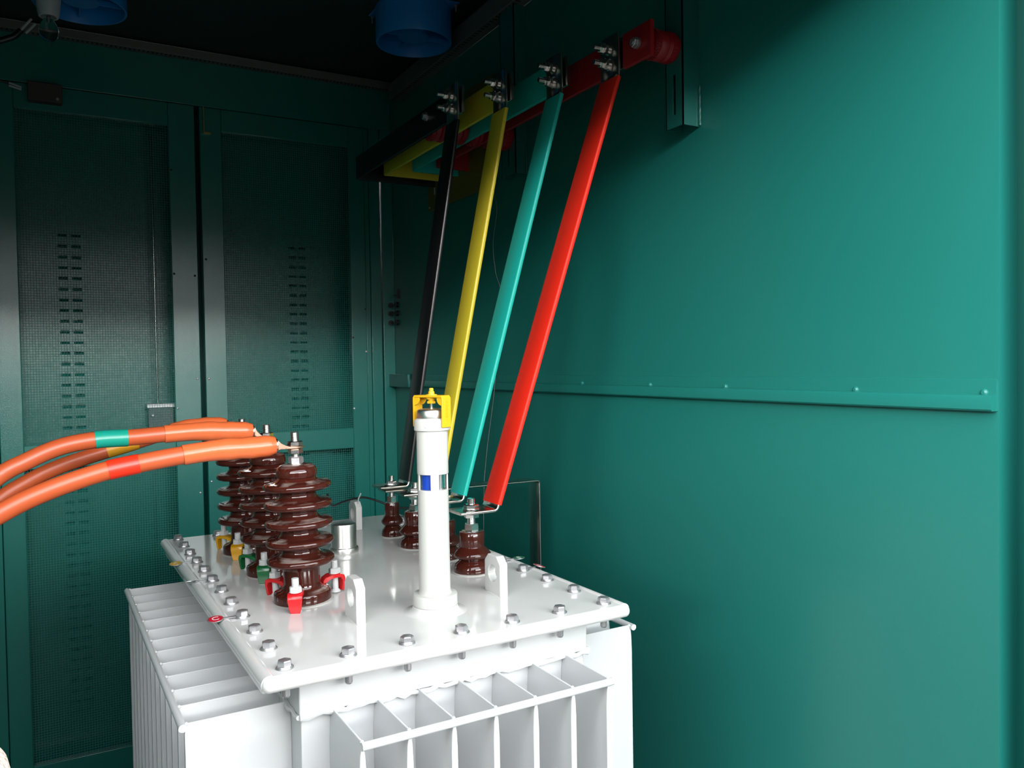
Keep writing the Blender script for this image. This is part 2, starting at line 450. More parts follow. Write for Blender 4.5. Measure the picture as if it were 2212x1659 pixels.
fins(13, -0.446, 0.0728, -TU + .004, DS, -PI / 2)
fins(13, -0.446, 0.0728, TU - .004, DS, PI / 2)
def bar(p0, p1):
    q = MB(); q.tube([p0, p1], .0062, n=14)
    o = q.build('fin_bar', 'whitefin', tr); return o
yb = -TV + .006 - DF
bar((-.217 - .002, yb - .002, FZ - .006), (.2198 + .006, yb - .002, FZ - .006))
bar((-.217, -yb, FZ - .006), (.2198, -yb, FZ - .006))
xb = -TU + .004 - DS
bar((xb - .003, -.446 - .008, FZ - .004), (xb - .003, .4276 + .004, FZ - .004))
bar((-xb + .003, -.446 - .008, FZ - .004), (-xb + .003, .4276 + .004, FZ - .004))
# cover bolts
def bolt_mesh():
    q = MB()
    q.lathe([(.0135, 0), (.0138, .0012), (.013, .0024)], n=24)
    q.lathe([(.0118, .0024), (.0112, .0042)], n=24)
    q.hexn((0, 0, .0042), .0112, .0085)
    q.lathe([(.0072, .0126), (.0065, .0129)], n=16)
    q.cyl((0, 0, -.0415), (0, 0, -.001), .0062, n=12); q.cyl((0, 0, -.0440), (0, 0, -.0415), .0050, .0062, n=12)
    return q
proto = None
posn = [((i - 3) * GX, (j - 5.5) * GY) for j in range(12) for i in range(7) if i in (0, 6) or j in (0, 11)]
for (u, v) in posn:
    if proto is None: o = bolt_mesh().build('cover_bolt', 'zinc', tr, smooth=25); proto = o
    else: o = proto.copy(); COL.objects.link(o)
    o.location = (u, v, CT); o.rotation_euler = (random.uniform(-.02, .02), random.uniform(-.02, .02), random.uniform(-.35, .35) + .5)
# lifting lugs
def lug_mesh():
    q = MB(); W, H, c, t = .031, .076, .014, .0085
    out = [(-W, 0), (W, 0), (W, H - c), (W - c, H), (-W + c, H), (-W, H - c)]
    n = 32; hc = (0.0, .040); hr = .0165
    hole = [(hc[0] + hr * math.cos(2 * PI * k / n - PI / 2), hc[1] + hr * math.sin(2 * PI * k / n - PI / 2)) for k in range(n)]
    def ray_out(a):
        dx, dz = math.cos(a), math.sin(a); best = 9
        for i in range(len(out)):
            (x1, z1), (x2, z2) = out[i], out[(i + 1) % len(out)]
            ex, ez = x2 - x1, z2 - z1; den = dx * ez - dz * ex
            if abs(den) < 1e-9: continue
            t_ = ((x1 - hc[0]) * ez - (z1 - hc[1]) * ex) / den; s_ = ((x1 - hc[0]) * dz - (z1 - hc[1]) * dx) / den
            if t_ > 0 and -1e-6 <= s_ <= 1 + 1e-6: best = min(best, t_)
        return (hc[0] + dx * best, hc[1] + dz * best)
    angs = sorted(set([2 * PI * k / n for k in range(n)] + [math.atan2(z - hc[1], x - hc[0]) % (2 * PI) for x, z in out]))
    m = len(angs); vs = []
    for s in (-t, t):
        for a in angs: vs.append((s, *ray_out(a)))
        for a in angs: vs.append((s, hc[0] + hr * math.cos(a), hc[1] + hr * math.sin(a)))
    fs = []
    for k in range(m):
        k2 = (k + 1) % m
        fs.append((k, k2, m + k2, m + k)); fs.append((2 * m + k, 2 * m + k2, 3 * m + k2, 3 * m + k))
        fs.append((k, k2, 2 * m + k2, 2 * m + k)); fs.append((m + k, m + k2, 3 * m + k2, 3 * m + k))
    q.add(vs, fs)
    q.lathe([(.002, .004), (.013, .0012), (.0165, 0)], n=20, T=Matrix.Diagonal((.85, 2.2, 1, 1)))
    return q
lp = None
for wx, wy in ((0.455, 1.388), (0.745, 1.394), (0.730, 2.168)):
    if lp is None: lp = o = lug_mesh().build('lifting_lug', 'white', tr, smooth=30, bevel=.0015)
    else: o = lp.copy(); COL.objects.link(o)
    o.location = (wx - CX, wy - CY, CT)

# ------------------------------------------------------------------ high voltage bushings
def hv_profile():
    p = [(.0535, .0), (.0540, .004), (.0540, .0165), (.0525, .0205), (.048, .0232), (.041, .0252), (.0375, .0278), (.0355, .0315), (.0345, .038), (.0345, .062)]
    for k in range(5):
        z = .081 + k * .0357
        p += [(.0345, z - .0135), (.0380, z - .0095), (.0470, z - .0080), (.0570, z - .0075), (.0605, z - .0062), (.0630, z - .0035), (.0640, z + .0000), (.0630, z + .0032), (.0605, z + .0056),
              (.0570, z + .0064), (.0500, z + .0068), (.0440, z + .0078), (.0395, z + .0098), (.0365, z + .0130), (.0345, z + .0170)]
    p += [(.0330, .2440 - .0045), (.0335, .2408), (.0375, .2410), (.0385, .2440), (.0382, .2520), (.0355, .2590), (.0290, .2632), (.0150, .2645), (.004, .2648)]
    return p
def make_clamp(col, ang, bx):
    """one painted claw with its stud and nut; local +x points away from the porcelain"""
    T = Matrix.Rotation(ang, 4, 'Z') @ Matrix.Translation((.073, 0, -.004))
    q = MB()
    # claw: bridge plate pressing on the porcelain foot, cheek folding down outside
    top = [(-.030, .0315), (-.026, .0375), (-.012, .0405), (.006, .0400), (.014, .0365), (.0165, .030), (.0150, .012), (.0150, .0045), (.0110, .0045), (.0105, .012), (.0105, .026), (.006, .0330), (-.008, .0345), (-.018, .0330), (-.024, .0270), (-.030, .0265)]
    n = len(top)
    wid = [.006, .008, .013, .0140, .0135, .0130, .0110, .0085, .0085, .0110, .0130, .0135, .0140, .012, .008, .006]
    vs = [(x, -wid[i], z) for i, (x, z) in enumerate(top)] + [(x, wid[i], z) for i, (x, z) in enumerate(top)]
    fs = [(k, (k + 1) % n, n + (k + 1) % n, n + k) for k in range(n)]
    # triangulated sides by quads pairing outer and inner outline
    half = n // 2
    for s in (0, n):
        for k in range(half - 1):
            fs.append((s + k, s + k + 1, s + n - 2 - k, s + n - 1 - k))
    q.add(vs, fs, T=T)
    q.lathe([(.011, .0395), (.011, .0415)], n=20, T=T)
    c = q.build('clamp', col, bx, smooth=50, bevel=.0012)
    h = MB(); h.cyl((0, 0, .004), (0, 0, .066), .0062, n=14, T=T); h.lathe([(.0105, .004), (.0085, .007), (.006, .010)], n=14, T=T)
    for k in range(6): h.lathe([(.0063, .0535 + k * .0022), (.0067, .0546 + k * .0022), (.0063, .0557 + k * .0022)], n=14, T=T)
    h.build('stud', 'greypaint', c)
    h = MB(); h.hexn((0, 0, .0420), .0118, .0095, T=T, phase=.3); h.lathe([(.0115, .0412), (.0115, .0422)], n=18, T=T)
    h.build('nut', 'greypaint', c)
    return c
hv_specs = [((.412, 1.557), 'red', 'tall brown ribbed porcelain insulator held by red clamps, nearest of three', 'clampred', (-114, 120, 15), -.028),
            ((.411, 1.800), 'green', 'tall brown ribbed porcelain insulator held by green clamps, middle of three', 'clampgreen', (-115, 122), -.018),
            ((.405, 2.041), 'yellow', 'tall brown ribbed porcelain insulator held by yellow clamps, farthest of three', 'clampyellow', (-116, 124), -.012)]
porc_me = None
for (x, y), cn, lab, cm, angs, tilt in hv_specs:
    t = thing('porcelain_bushing', lab, 'insulator', (x, y, CT), (0, tilt, 0), 'high voltage insulators on the cover')
    if porc_me is None:
        o = MB().lathe(hv_profile(), n=72).build('porcelain_body', 'porc', t, smooth=60); porc_me = o.data
    else:
        o = bpy.data.objects.new('porcelain_body', porc_me); COL.objects.link(o); o.parent = t
    q = MB(); q.lathe([(.0585, -.001), (.0585, .0012), (.054, .0025)], n=48); q.build('gasket', 'gasket', t)
    q = MB(); q.lathe([(.0175, .2635), (.0180, .2655), (.0150, .2668)], n=28); q.cyl((0, 0, .262), (0, 0, .326), .0072, n=18)
    for k in range(26): q.lathe([(.0071, .2790 + k * .0018), (.0079, .2799 + k * .0018), (.0071, .2808 + k * .0018)], n=18)
    q.build('terminal_stud', 'steel', t)
    for z, h in ((.2665, .0120), (.2850, .0085), (.3000, .0082)):
        q = MB(); q.hexn((0, 0, z), .0142, h, phase=.45 + z); q.build('nut', 'steel' if z > .27 else 'zinc', t, smooth=25)
    for a in angs: make_clamp(cm, math.radians(a), t)

# ------------------------------------------------------------------ high voltage cables
def make_cable(label, pts, band, bandmat, sleeve_at, stud, R=.0165):
    root = thing('power_cable', label, 'cable', pts[0], group='orange cables to the tall insulators')
    base = Vector(pts[0])
    P = smooth_path(pts, 10)
    L = [0.0]
    for i in range(1, len(P)): L.append(L[-1] + (P[i] - P[i - 1]).length)
    rel = [p - base for p in P]
    def seg(x_hi, x_lo):
        return [i for i, p in enumerate(P) if x_lo <= p.x <= x_hi and p.z > 1.0]
    q = MB(); q.tube(rel, R, n=24); q.build('jacket', 'orange', root, smooth=60)
    ids = seg(band[0], band[1]); q = MB(); q.tube([rel[i] for i in ids], R + .0009, n=24); q.build('colour_band', bandmat, root, smooth=60)
    ids = seg(9, sleeve_at); rr = []
    x_end = P[ids[0]].x
    for i in ids:
        d = x_end - P[i].x
        bulge = .0016 * math.exp(-((d - .045) / .012) ** 2) + .0018 * math.exp(-((d - .085) / .014) ** 2) + .001 * math.exp(-((d - .02) / .01) ** 2)
        rr.append(R + .0018 + (.0008 if d < .12 else 0) + bulge - (.003 * max(0, 1 - d / .012)))
    q = MB(); q.tube([rel[i] for i in ids], rr, n=28); q.build('shrink_sleeve', 'shrink', root, smooth=60)
    # copper lug: short barrel, flattened neck, tongue with the stud hole
    e = rel[0]; s = Vector(stud) - base
    q = MB(); ax = (s - e); ax.z = 0; ax.normalize(); side = Vector((-ax.y, ax.x, 0))
    q.tube([e - ax * .004, e + ax * .004], .0120, n=20)
    st = [(.003, .0105, .0095, 0), (.008, .0115, .006, .35), (.017, .0135, .0035, .8), (.024, .0145, .0023, 1), (.05, .0145, .0020, 1)]
    dist = (Vector((s.x, s.y, 0)) - Vector((e.x, e.y, 0))).length
    st[-1] = (dist, .0150, .0020, 1); st.append((dist + .010, .0125, .0020, 1)); st.append((dist + .0155, .005, .0020, 1))
    vs = []; fs = []
    for a, w, h, k in st:
        c = e + ax * a; c = Vector((c.x, c.y, e.z + (s.z - e.z) * k))
        vs += [c + side * w + Vector((0, 0, h)), c - side * w + Vector((0, 0, h)), c - side * w - Vector((0, 0, h)), c + side * w - Vector((0, 0, h))]
    for i in range(len(st) - 1):
        for k in range(4): fs.append((i * 4 + k, i * 4 + (k + 1) % 4, i * 4 + 4 + (k + 1) % 4, i * 4 + 4 + k))
    fs += [(0, 1, 2, 3), tuple(range(len(vs) - 4, len(vs)))]
    q.add(vs, fs); q.build('cable_lug', 'copper', root, smooth=40, bevel=.0008)
    return root
zl = CT + .297
make_cable('orange cable with a red band, nearest of three, to the red clamped insulator',
           [(.366, 1.557, 1.4525), (.324, 1.557, 1.4505), (.262, 1.557, 1.450), (.196, 1.557, 1.444), (.130, 1.556, 1.435), (.068, 1.555, 1.424), (-.011, 1.553, 1.400), (-.077, 1.550, 1.370), (-.16, 1.545, 1.315), (-.30, 1.53, 1.15), (-.42, 1.50, .80), (-.46, 1.48, .30), (-.46, 1.48, .012)],
           (.132, .075), 'bandred', .196, (.404, 1.557, zl))
make_cable('orange cable with a teal band, uppermost of three, to the green clamped insulator',
           [(.375, 1.800, 1.4625), (.332, 1.801, 1.465), (.267, 1.802, 1.468), (.200, 1.802, 1.466), (.138, 1.801, 1.463), (.073, 1.80, 1.462), (.012, 1.797, 1.452), (-.042, 1.792, 1.430), (-.098, 1.785, 1.398), (-.20, 1.77, 1.30), (-.35, 1.73, 1.08), (-.48, 1.68, .70), (-.53, 1.66, .30), (-.53, 1.66, .012)],
           (.134, .070), 'bandteal', .200, (.405, 1.800, zl))
make_cable('orange cable with a yellow band, behind and below the teal banded cable',
           [(.365, 2.041, 1.462), (.303, 2.042, 1.462), (.235, 2.042, 1.452), (.162, 2.042, 1.432), (.098, 2.041, 1.415), (.013, 2.036, 1.390), (-.049, 2.03, 1.362), (-.110, 2.02, 1.322), (-.21, 2.0, 1.22), (-.38, 1.95, .98), (-.54, 1.88, .60), (-.60, 1.85, .25), (-.60, 1.85, .012)],
           (.175, .105), 'bandyel', .235, (.400, 2.041, zl))

# ------------------------------------------------------------------ low voltage bushings
LV = {'red': (.783, 1.567), 'teal': (.785, 1.715), 'yellow': (.776, 1.862), 'black': (.772, 2.012)}
lv_lab = {'red': 'squat brown porcelain insulator under the red strip, beside the front lifting lug',
          'teal': 'squat brown porcelain insulator under the teal strip, half behind the white oil gauge tube',
          'yellow': 'squat brown porcelain insulator under the yellow strip, left of the white oil gauge tube',
          'black': 'small two ribbed brown porcelain insulator under the black strip'}
def lv_prof(s):
    return [(.0385 * s, 0), (.0395 * s, .003), (.0395 * s, .012), (.0365 * s, .019), (.0300 * s, .0245), (.0275 * s, .0275), (.0300 * s, .0305), (.0375 * s, .0345), (.0405 * s, .0385),
            (.0405 * s, .042), (.0370 * s, .0465), (.0310 * s, .0525), (.0270 * s, .056), (.0262 * s, .0575), (.0270 * s, .0590), (.0272 * s, .0865), (.0255 * s, .0890), (.016 * s, .0895), (.004, .0897)]
LUGZ = CT + .1315
for k, (x, y) in LV.items():
    s = .70 if k == 'black' else 1.0
    t = thing('terminal_bushing', lv_lab[k], 'insulator', (x, y, CT), group='low voltage insulators on the cover')
    MB().lathe(lv_prof(s), n=56).build('porcelain_body', 'porc', t, smooth=60)
    q = MB(); q.lathe([(.0425 * s, -.001), (.0425 * s, .0015), (.039 * s, .003)], n=40); q.build('gasket', 'gasket', t)
    r = .0082 * (.8 if k == 'black' else 1)
    q = MB(); q.lathe([(.0215 * s, .0890), (.0215 * s, .0910), (.019 * s, .092)], n=28); q.cyl((0, 0, .088), (0, 0, .160), r, n=18)
    for j in range(9): q.lathe([(r - .0001, .1075 + j * .0019), (r + .0008, .1084 + j * .0019), (r - .0001, .1093 + j * .0019)], n=18)
    q.build('terminal_stud', 'steel', t)
    for z, h in ((.0915, .0150), (.1190, .0080), (.1385, .0090)):
        q = MB(); q.hexn((0, 0, z), .0165 * (.82 if k == 'black' else 1), h, phase=.3 + z * 9); q.build('nut', 'steel', t, smooth=25)
    q = MB(); q.lathe([(.0195, .1362), (.0195, .1385)], n=28); q.build('washer', 'steel', t)

# ------------------------------------------------------------------ coloured strips up to the bars
def strip_sweep(pts, w, th, wdir=Vector((0, 1, 0)), rnd=.0022):
    """rectangular section with rounded corners swept along pts (width along y)"""
    pts = [Vector(p) for p in pts]; q = MB(); vs = []; fs = []
    sec = []
    for sx, sy in ((1, 1), (-1, 1), (-1, -1), (1, -1)):
        for k in range(3):
            a = {(1, 1): 0, (-1, 1): PI / 2, (-1, -1): PI, (1, -1): 3 * PI / 2}[(sx, sy)] + k * PI / 4
            sec.append((sx * (w / 2 - rnd) + rnd * math.cos(a), sy * (th / 2 - rnd) + rnd * math.sin(a)))
    n = len(sec)
    for i, p in enumerate(pts):
        d0 = (p - pts[i - 1]).normalized() if i else None
        d1 = (pts[i + 1] - p).normalized() if i < len(pts) - 1 else None
        d = (d0 + d1).normalized() if d0 and d1 else (d0 or d1)
        nn = wdir.cross(d).normalized()
        sc = 1.0
        if d0 and d1: sc = 1 / max(.5, math.sqrt((1 + d0.dot(d1)) / 2))
        for a, c in sec: vs.append(p + wdir * a + nn * c * sc)
    for i in range(len(pts) - 1):
        for k in range(n): fs.append((i * n + k, i * n + (k + 1) % n, (i + 1) * n + (k + 1) % n, (i + 1) * n + k))
    fs += [tuple(range(n - 1, -1, -1)), tuple(range((len(pts) - 1) * n, len(pts) * n))]
    q.add(vs, fs); return q
def bend(p0, p1, p2, r=.008, n=6):
    p0, p1, p2 = Vector(p0), Vector(p1), Vector(p2)
    a = p1 + (p0 - p1).normalized() * r; c = p1 + (p2 - p1).normalized() * r
    return [(a * (1 - t) ** 2 + p1 * 2 * t * (1 - t) + c * t * t) for t in [k / n for k in range(n + 1)]]
# colour: (bar face x, top centre y, lug centre y, lug bend x, lug tip x)
ST = {'red': (1.160, 1.543, 1.578, .836, .748), 'teal': (1.108, 1.703, 1.732, .829, .748), 'yellow': (1.041, 1.860, 1.878, .838, .740), 'black': (.974, 2.005, 2.024, .812, .735)}
strip_lab = {'red': 'long red sleeved flat strip slanting up from the nearest squat insulator',
             'teal': 'long teal sleeved flat strip slanting up between the red and yellow strips',
             'yellow': 'long yellow sleeved flat strip slanting up behind the white oil gauge tube',
             'black': 'long black sleeved flat strip slanting up, farthest of the four'}
SW, ZB0, ZB1 = .073, 2.272, 2.346
for k, (bx, ty, ly, lx, tipx) in ST.items():
    t = thing('connection_strip', strip_lab[k], 'busbar', (tipx, ly, LUGZ), group='slanting strips from the cover to the wall bars')
    O = Vector((tipx, ly, LUGZ))
    th = .0065
    p_tip = Vector((tipx, ly, LUGZ)); p_b = Vector((lx, ly, LUGZ))
    p_t = Vector((bx - .007, ty, 2.258)); p_e = Vector((bx - .007, ty, 2.356))
    d = (p_t - p_b).normalized()
    s0 = p_b + d * .012; s1 = p_t - d * .004
    low = [p_tip] + bend(p_tip, p_b, p_t, .009) + [s0 + d * .02]
    strip_sweep([p - O for p in low], SW - .004, th).build('lower_lug', 'tin', t, smooth=50)
    up = [s1 - d * .03] + bend(s1, p_t, p_e, .006) + [p_e]
    strip_sweep([p - O for p in up], SW - .004, th).build('upper_plate', 'tin', t, smooth=50)
    strip_sweep([s0 - O, s0.lerp(s1, .5) - O, s1 - O], SW, th + .004, rnd=.003).build('sleeve', k, t, smooth=60)
    # two bolts clamping the plate on the wall bar
    for z in (2.285 + .008, 2.285 + .043):
        q = MB(); x = bx - .010 - tipx; y = ty + .006 - ly; zz = z - LUGZ
        q.cyl((x + .004, y, zz), (x - .040, y, zz), .0056, n=16)
        for j in range(6): q.cyl((x - .028 - j * .002, y, zz), (x - .029 - j * .002, y, zz), .0062, n=16)
        q.cyl((x, y, zz), (x - .0025, y, zz), .0140, n=24); q.cyl((x - .0025, y, zz), (x - .0050, y, zz), .0122, n=24)
        q.hexn((x - .005, y, zz), .0115, .008, axis=(-1, 0, 0), phase=.2)
        q.cyl((x - .0132, y, zz), (x - .0150, y, zz), .0132, n=24)
        q.hexn((x - .0155, y, zz), .0112, .0085, axis=(-1, 0, 0), phase=.5)
        q.build('joint_bolt', 'steel', t, smooth=25)

# ------------------------------------------------------------------ bars along the right wall
BAR = {'red': (1.160, 1.405, 2.545, 'redbar', 'red sleeved flat bar along the right wall, ending at the ribbed insulator'),
       'teal': (1.108, 1.655, 2.630, 'teal', 'teal sleeved flat bar along the right wall, between the yellow and red bars'),
       'yellow': (1.041, 1.812, 2.728, 'yellow', 'yellow sleeved flat bar along the right wall, turning back at its far end'),
       'black': (.974, 1.960, 2.830, 'black', 'black sleeved flat bar in the dark, left of the black strip bolts')}
for k, (bx, ya, yb_, mt, lab) in BAR.items():
    t = thing('busbar', lab, 'busbar', (bx, ya, 2.31), group='bars hung along the right wall')
    ty = ST[k][1]; Zv = Vector((0, 0, 1)); O = Vector((bx, ya, 2.31)); xc = bx + .004
    def run(pts, h, th): return strip_sweep([Vector(p) - O for p in pts], h, th, wdir=Vector((0, 0, 1)), rnd=.0018)
    zc = (ZB0 + ZB1) / 2; xw = 1.285
    far = [(xc, ty + .045, zc)] + bend((xc, ya, zc), (xc, yb_, zc), (xw, yb_, zc), .008) + [(xw, yb_, zc)]
    s = run(far, .078, .0105)
    if k == 'red':
        s2 = run([(xc, ya, zc), (xc, ty - .040, zc)], .078, .0105); s.add(s2.v, s2.f)
    s.build('sleeve', mt, t, smooth=50)
    run([(xc, ya + .002, zc), (xc, ty + .06, zc)], .072, .007).build('bare_end', 'tin', t, smooth=50)
# standoff insulators
def insulator(x0, x1, y, z, lab, r=.033):
    t = thing('standoff_insulator', lab, 'insulator', (x0, y, z), group='red standoff insulators between bars and channels')
    L = x1 - x0; T = Matrix.Rotation(PI / 2, 4, 'Y')
    prof = [(r * .62, 0), (r * .62, L * .12), (r * .92, L * .16), (r * .98, L * .30), (r * .93, L * .34), (r, L * .38), (r, L * .60), (r * .93, L * .63), (r, L * .66), (r * .93, L * .69), (r, L * .72), (r, L * .93), (r * .92, L)]
    q = MB(); q.lathe(prof, n=48, T=T)
    for k in range(30):
        a = 2 * PI * k / 30
        for lo, hi in ((.17, .31), (.74, .9)):
            q.box(L * lo, L * hi, -.0016, .0016, r * .97, r + .0012, T=Matrix.Rotation(a, 4, 'X'))
    q.build('ribbed_body', 'insul', t, smooth=40)
    return t
t = insulator(1.1696, 1.2498, 1.440, 2.309, 'ribbed red insulator at the near end of the red wall bar')
q = MB(); q.cyl((-.019, .008, 0), (-.012, .008, 0), .0125, n=20); q.hexn((-.019, .008, 0), .011, .008, axis=(-1, 0, 0)); q.cyl((-.03, .008, 0), (-.018, .008, 0), .005, n=12)
q.build('fixing_bolt', 'zinc', t, smooth=25)
for (xa, xb2, lab) in ((.9836, 1.0394, 'dark red insulator between the black and yellow wall bars'), (1.0506, 1.1064, 'dark red insulator between the yellow and teal wall bars'),
                       (1.1176, 1.1584, 'dark red insulator between the teal and red wall bars'), (1.1696, 1.2598, 'dark red insulator between the red wall bar and the shaded channel')):
    insulator(xa, xb2, 2.222, 2.305, lab, .041)
t = tag(MB().cyl((0, 0, 0), (-.006, 0, 0), .013, n=20).hexn((-.006, 0, 0), .010, .008, axis=(-1, 0, 0)).build('hex_bolt', 'zinc'), 'lone hexagon bolt on the black wall bar, left of the black strip', 'bolt'); t.location = (.9728, 2.192, 2.322)

# slotted board the bars pass through
t = thing('insulating_board', 'brown insulating board with slots on the dark wall under the yellow bar', 'board', (1.287, 2.63, 2.35))
q = MB(); q.box(-.004, .008, -.265, .262, -.160, .200); q.build('panel', 'board', t, bevel=.001)
q = MB()
for y, z in ((.20, -.085), (.02, -.05), (-.08, -.03), (-.20, .03)): q.box(-.006, -.003, y - .003, y + .003, z - .022, z + .022)
q.box(-.0065, -.003, .245, .252, -.152, -.145)
q.build('slot_strip', 'paleins', t)

# earthing strap from the black insulator
t = thing('earthing_strap', 'bare tinned strap bent square beside the wall, from the black strip terminal down', 'strap', (.745, 2.012, LUGZ - .0085))
O = Vector((.745, 2.012, LUGZ - .0085)); zc = LUGZ - .0085
zs_ = 1.2625
pts = [(.745, 2.012, zc), (.79, 2.012, zc), (.86, 2.012, zs_ + .002)] + bend((.86, 2.012, zs_), (1.211, 2.012, zs_), (1.211, 2.012, .5), .008) + [(1.211, 2.012, .05)]
strip_sweep([Vector(p) - O for p in pts], .060, .0050).build('bent_strap', 'tin', t, smooth=50)

# ------------------------------------------------------------------ oil gauge tube
bx_, by_ = .602, 1.359
t = thing('oil_gauge_tube', 'tall white plastic gauge tube with blue windows and yellow cap bracket, standing on the cover', 'gauge', (bx_, by_, CT))
q = MB(); q.lathe([(.058, 0), (.050, .0015), (.044, .004), (.0415, .008), (.0412, .012)], n=48); q.build('weld_boss', 'white', t, smooth=60)
q = MB(); q.lathe([(.0395, .0115), (.0400, .0125), (.0408, .0130), (.0408, .0300), (.0395, .0325), (.031, .0335), (.0292, .036), (.0285, .042), (.0278, .2225), (.027, .2232)], n=64)
# dimple
va = math.radians(24.6); 
def view_dir(a):  # horizontal direction from the tube axis; a=0 points back at the door
    ang = -PI / 2 - va + a
    return Vector((math.cos(ang), math.sin(ang), 0))
q.build('lower_tube', 'plastic', t, smooth=40)
q = MB(); q.lathe([(.0275, .2515), (.0283, .2520), (.0285, .2530), (.0285, .3300), (.0315, .3305), (.0325, .3315), (.0325, .3480), (.0315, .3500), (.0295, .3510), (.0285, .3525)], n=64); q.build('upper_tube', 'plastic', t, smooth=40)
for a0, zz, rr in ((-18, .340, .0325), (27, .0225, .0408)):
    dv = view_dir(math.radians(a0)); q = MB(); q.cyl(dv * (rr - .002) + Vector((0, 0, zz)), dv * (rr + .0003) + Vector((0, 0, zz)), .0042, n=20)
    q.cyl(dv * (rr + .0003) + Vector((0, 0, zz)), dv * (rr + .0010) + Vector((0, 0, zz)), .0042, .0034, n=20); q.build('dimple', 'plastic', t)
# window posts
q = MB()
for k in range(4):
    c0 = math.radians(8 + 90 * k); h = math.radians(16); vs = []; n = 8
    for z in (.2215, .2530):
        for r in (.0275, .0248):
            for j in range(n + 1):
                dv = view_dir(c0 - h + 2 * h * j / n); vs.append((dv.x * r, dv.y * r, z))
    m_ = n + 1; fs = []
    for j in range(n):
        fs += [(j, j + 1, 2 * m_ + j + 1, 2 * m_ + j), (m_ + j, m_ + j + 1, 3 * m_ + j + 1, 3 * m_ + j), (j, j + 1, m_ + j + 1, m_ + j), (2 * m_ + j, 2 * m_ + j + 1, 3 * m_ + j + 1, 3 * m_ + j)]
    fs += [(0, m_, 3 * m_, 2 * m_), (n, m_ + n, 3 * m_ + n, 2 * m_ + n)]
    q.add(vs, fs)
q.build('window_posts', 'plastic', t)
q = MB(); q.lathe([(.0238, .2220), (.0238, .2525), (.0222, .2525), (.0222, .2220)], n=48); q.build('sight_glass', 'glass', t)
dv = view_dir(math.radians(-70)); q = MB(); q.cyl((dv.x * .006, dv.y * .006, .2225), (dv.x * .006, dv.y * .006, .2522), .0145, n=32); q.build('blue_float', 'bluegel', t)
q = MB(); q.cyl((0, 0, .2222), (0, 0, .2523), .006, n=16); dv = view_dir(math.radians(60)); q.cyl((dv.x * .014, dv.y * .014, .2222), (dv.x * .014, dv.y * .014, .2523), .005, n=16); q.build('inner_rod', 'stainless', t)
q = MB(); q.lathe([(.0262, .3515), (.0268, .354), (.0268, .3655), (.0255, .3685), (.0225, .3698), (.006, .3702), (.004, .3712)], n=56)
q.build('steel_cap', 'stainless', t, smooth=50)
q = MB(); q.cyl((0, 0, .370), (0, 0, .384), .0028, n=16); q.lathe([(.0060, .3700), (.0060, .3712), (.0035, .3718)], n=20); q.build('cap_screw', 'steel', t)
# yellow bracket
ca = math.radians(42); vdir = Vector((math.sin(va), math.cos(va), 0)); rdir = Vector((math.cos(va), -math.sin(va), 0))
dax = rdir * math.cos(ca) - vdir * math.sin(ca); wax = Vector((-dax.y, dax.x, 0))
BT = Matrix(((dax.x, wax.x, 0, 0), (dax.y, wax.y, 0, 0), (0, 0, 1, 0), (0, 0, 0, 1)))
q = MB(); Rb = .0365
def uprofile(w, t0):
    a = [(-Rb, .337), (-Rb, .390), (-Rb + .0035, .3945), (Rb - .0035, .3945), (Rb, .390), (Rb, .337), (Rb - t0, .337), (Rb - t0, .3895), (Rb - t0 - .001, .3905), (-Rb + t0 + .001, .3905), (-Rb + t0, .3895), (-Rb + t0, .337)]
    n = len(a); vs = [(u, -w, z) for u, z in a] + [(u, w, z) for u, z in a]
    fs = [(k, (k + 1) % n, n + (k + 1) % n, n + k) for k in range(n)]
    for s in (0, n):
        fs += [(s + 0, s + 1, s + 10, s + 11), (s + 1, s + 2, s + 9, s + 10), (s + 2, s + 3, s + 8, s + 9), (s + 3, s + 4, s + 7, s + 8), (s + 4, s + 5, s + 6, s + 7)]
    return vs, fs
q.add(*uprofile(.0115, .003), T=BT)
for s in (-1, 1):
    for w in (-.0085, .0085):
        n = 8; arc = [(s * (Rb - .003), .3905), (s * (Rb - .003), .376)] + [(s * (Rb - .003 - .0125 * math.sin(PI / 2 * k / n)), .376 + .0145 * (1 - math.cos(PI / 2 * k / n))) for k in range(1, n + 1)]
        q.prism(arc, 'y', w - .0018, w + .0018, T=BT)
bk = q.build('cap_bracket', 'cage', t, smooth=30, bevel=.0006)
q = MB(); q.lathe([(.0105, .3945), (.0100, .3960), (.0058, .3965), (.0055, .4010), (.0042, .4020), (.0040, .4065), (.0030, .4075)], n=20)
q.lathe([(.009, .3905), (.0085, .387), (.0060, .3865), (.0058, .3835)], n=20); q.hexn((0, 0, .3795), .0085, .0045)
q.build('bracket_knob', 'cage', t, smooth=30)

def text_obj(s, size, depth, name, m, parent, Mx, vertical=False):
    """lettering converted to a mesh"""
    cu = bpy.data.curves.new('lettering', 'FONT'); cu.body = '\n'.join(s) if vertical else s
    cu.size = size; cu.extrude = depth; cu.align_x = 'CENTER'; cu.align_y = 'CENTER'
    if vertical: cu.space_line = .92
    tmp = bpy.data.objects.new('lettering', cu); COL.objects.link(tmp)
    dg = bpy.context.evaluated_depsgraph_get(); dg.update()
    me = bpy.data.meshes.new_from_object(tmp.evaluated_get(dg))
    bpy.data.objects.remove(tmp); bpy.data.curves.remove(cu)
    me.name = name
    o = bpy.data.objects.new(name, me); COL.objects.link(o)
    me.materials.clear(); me.materials.append(M[m]); me.transform(Mx)
    o.parent = parent; return o
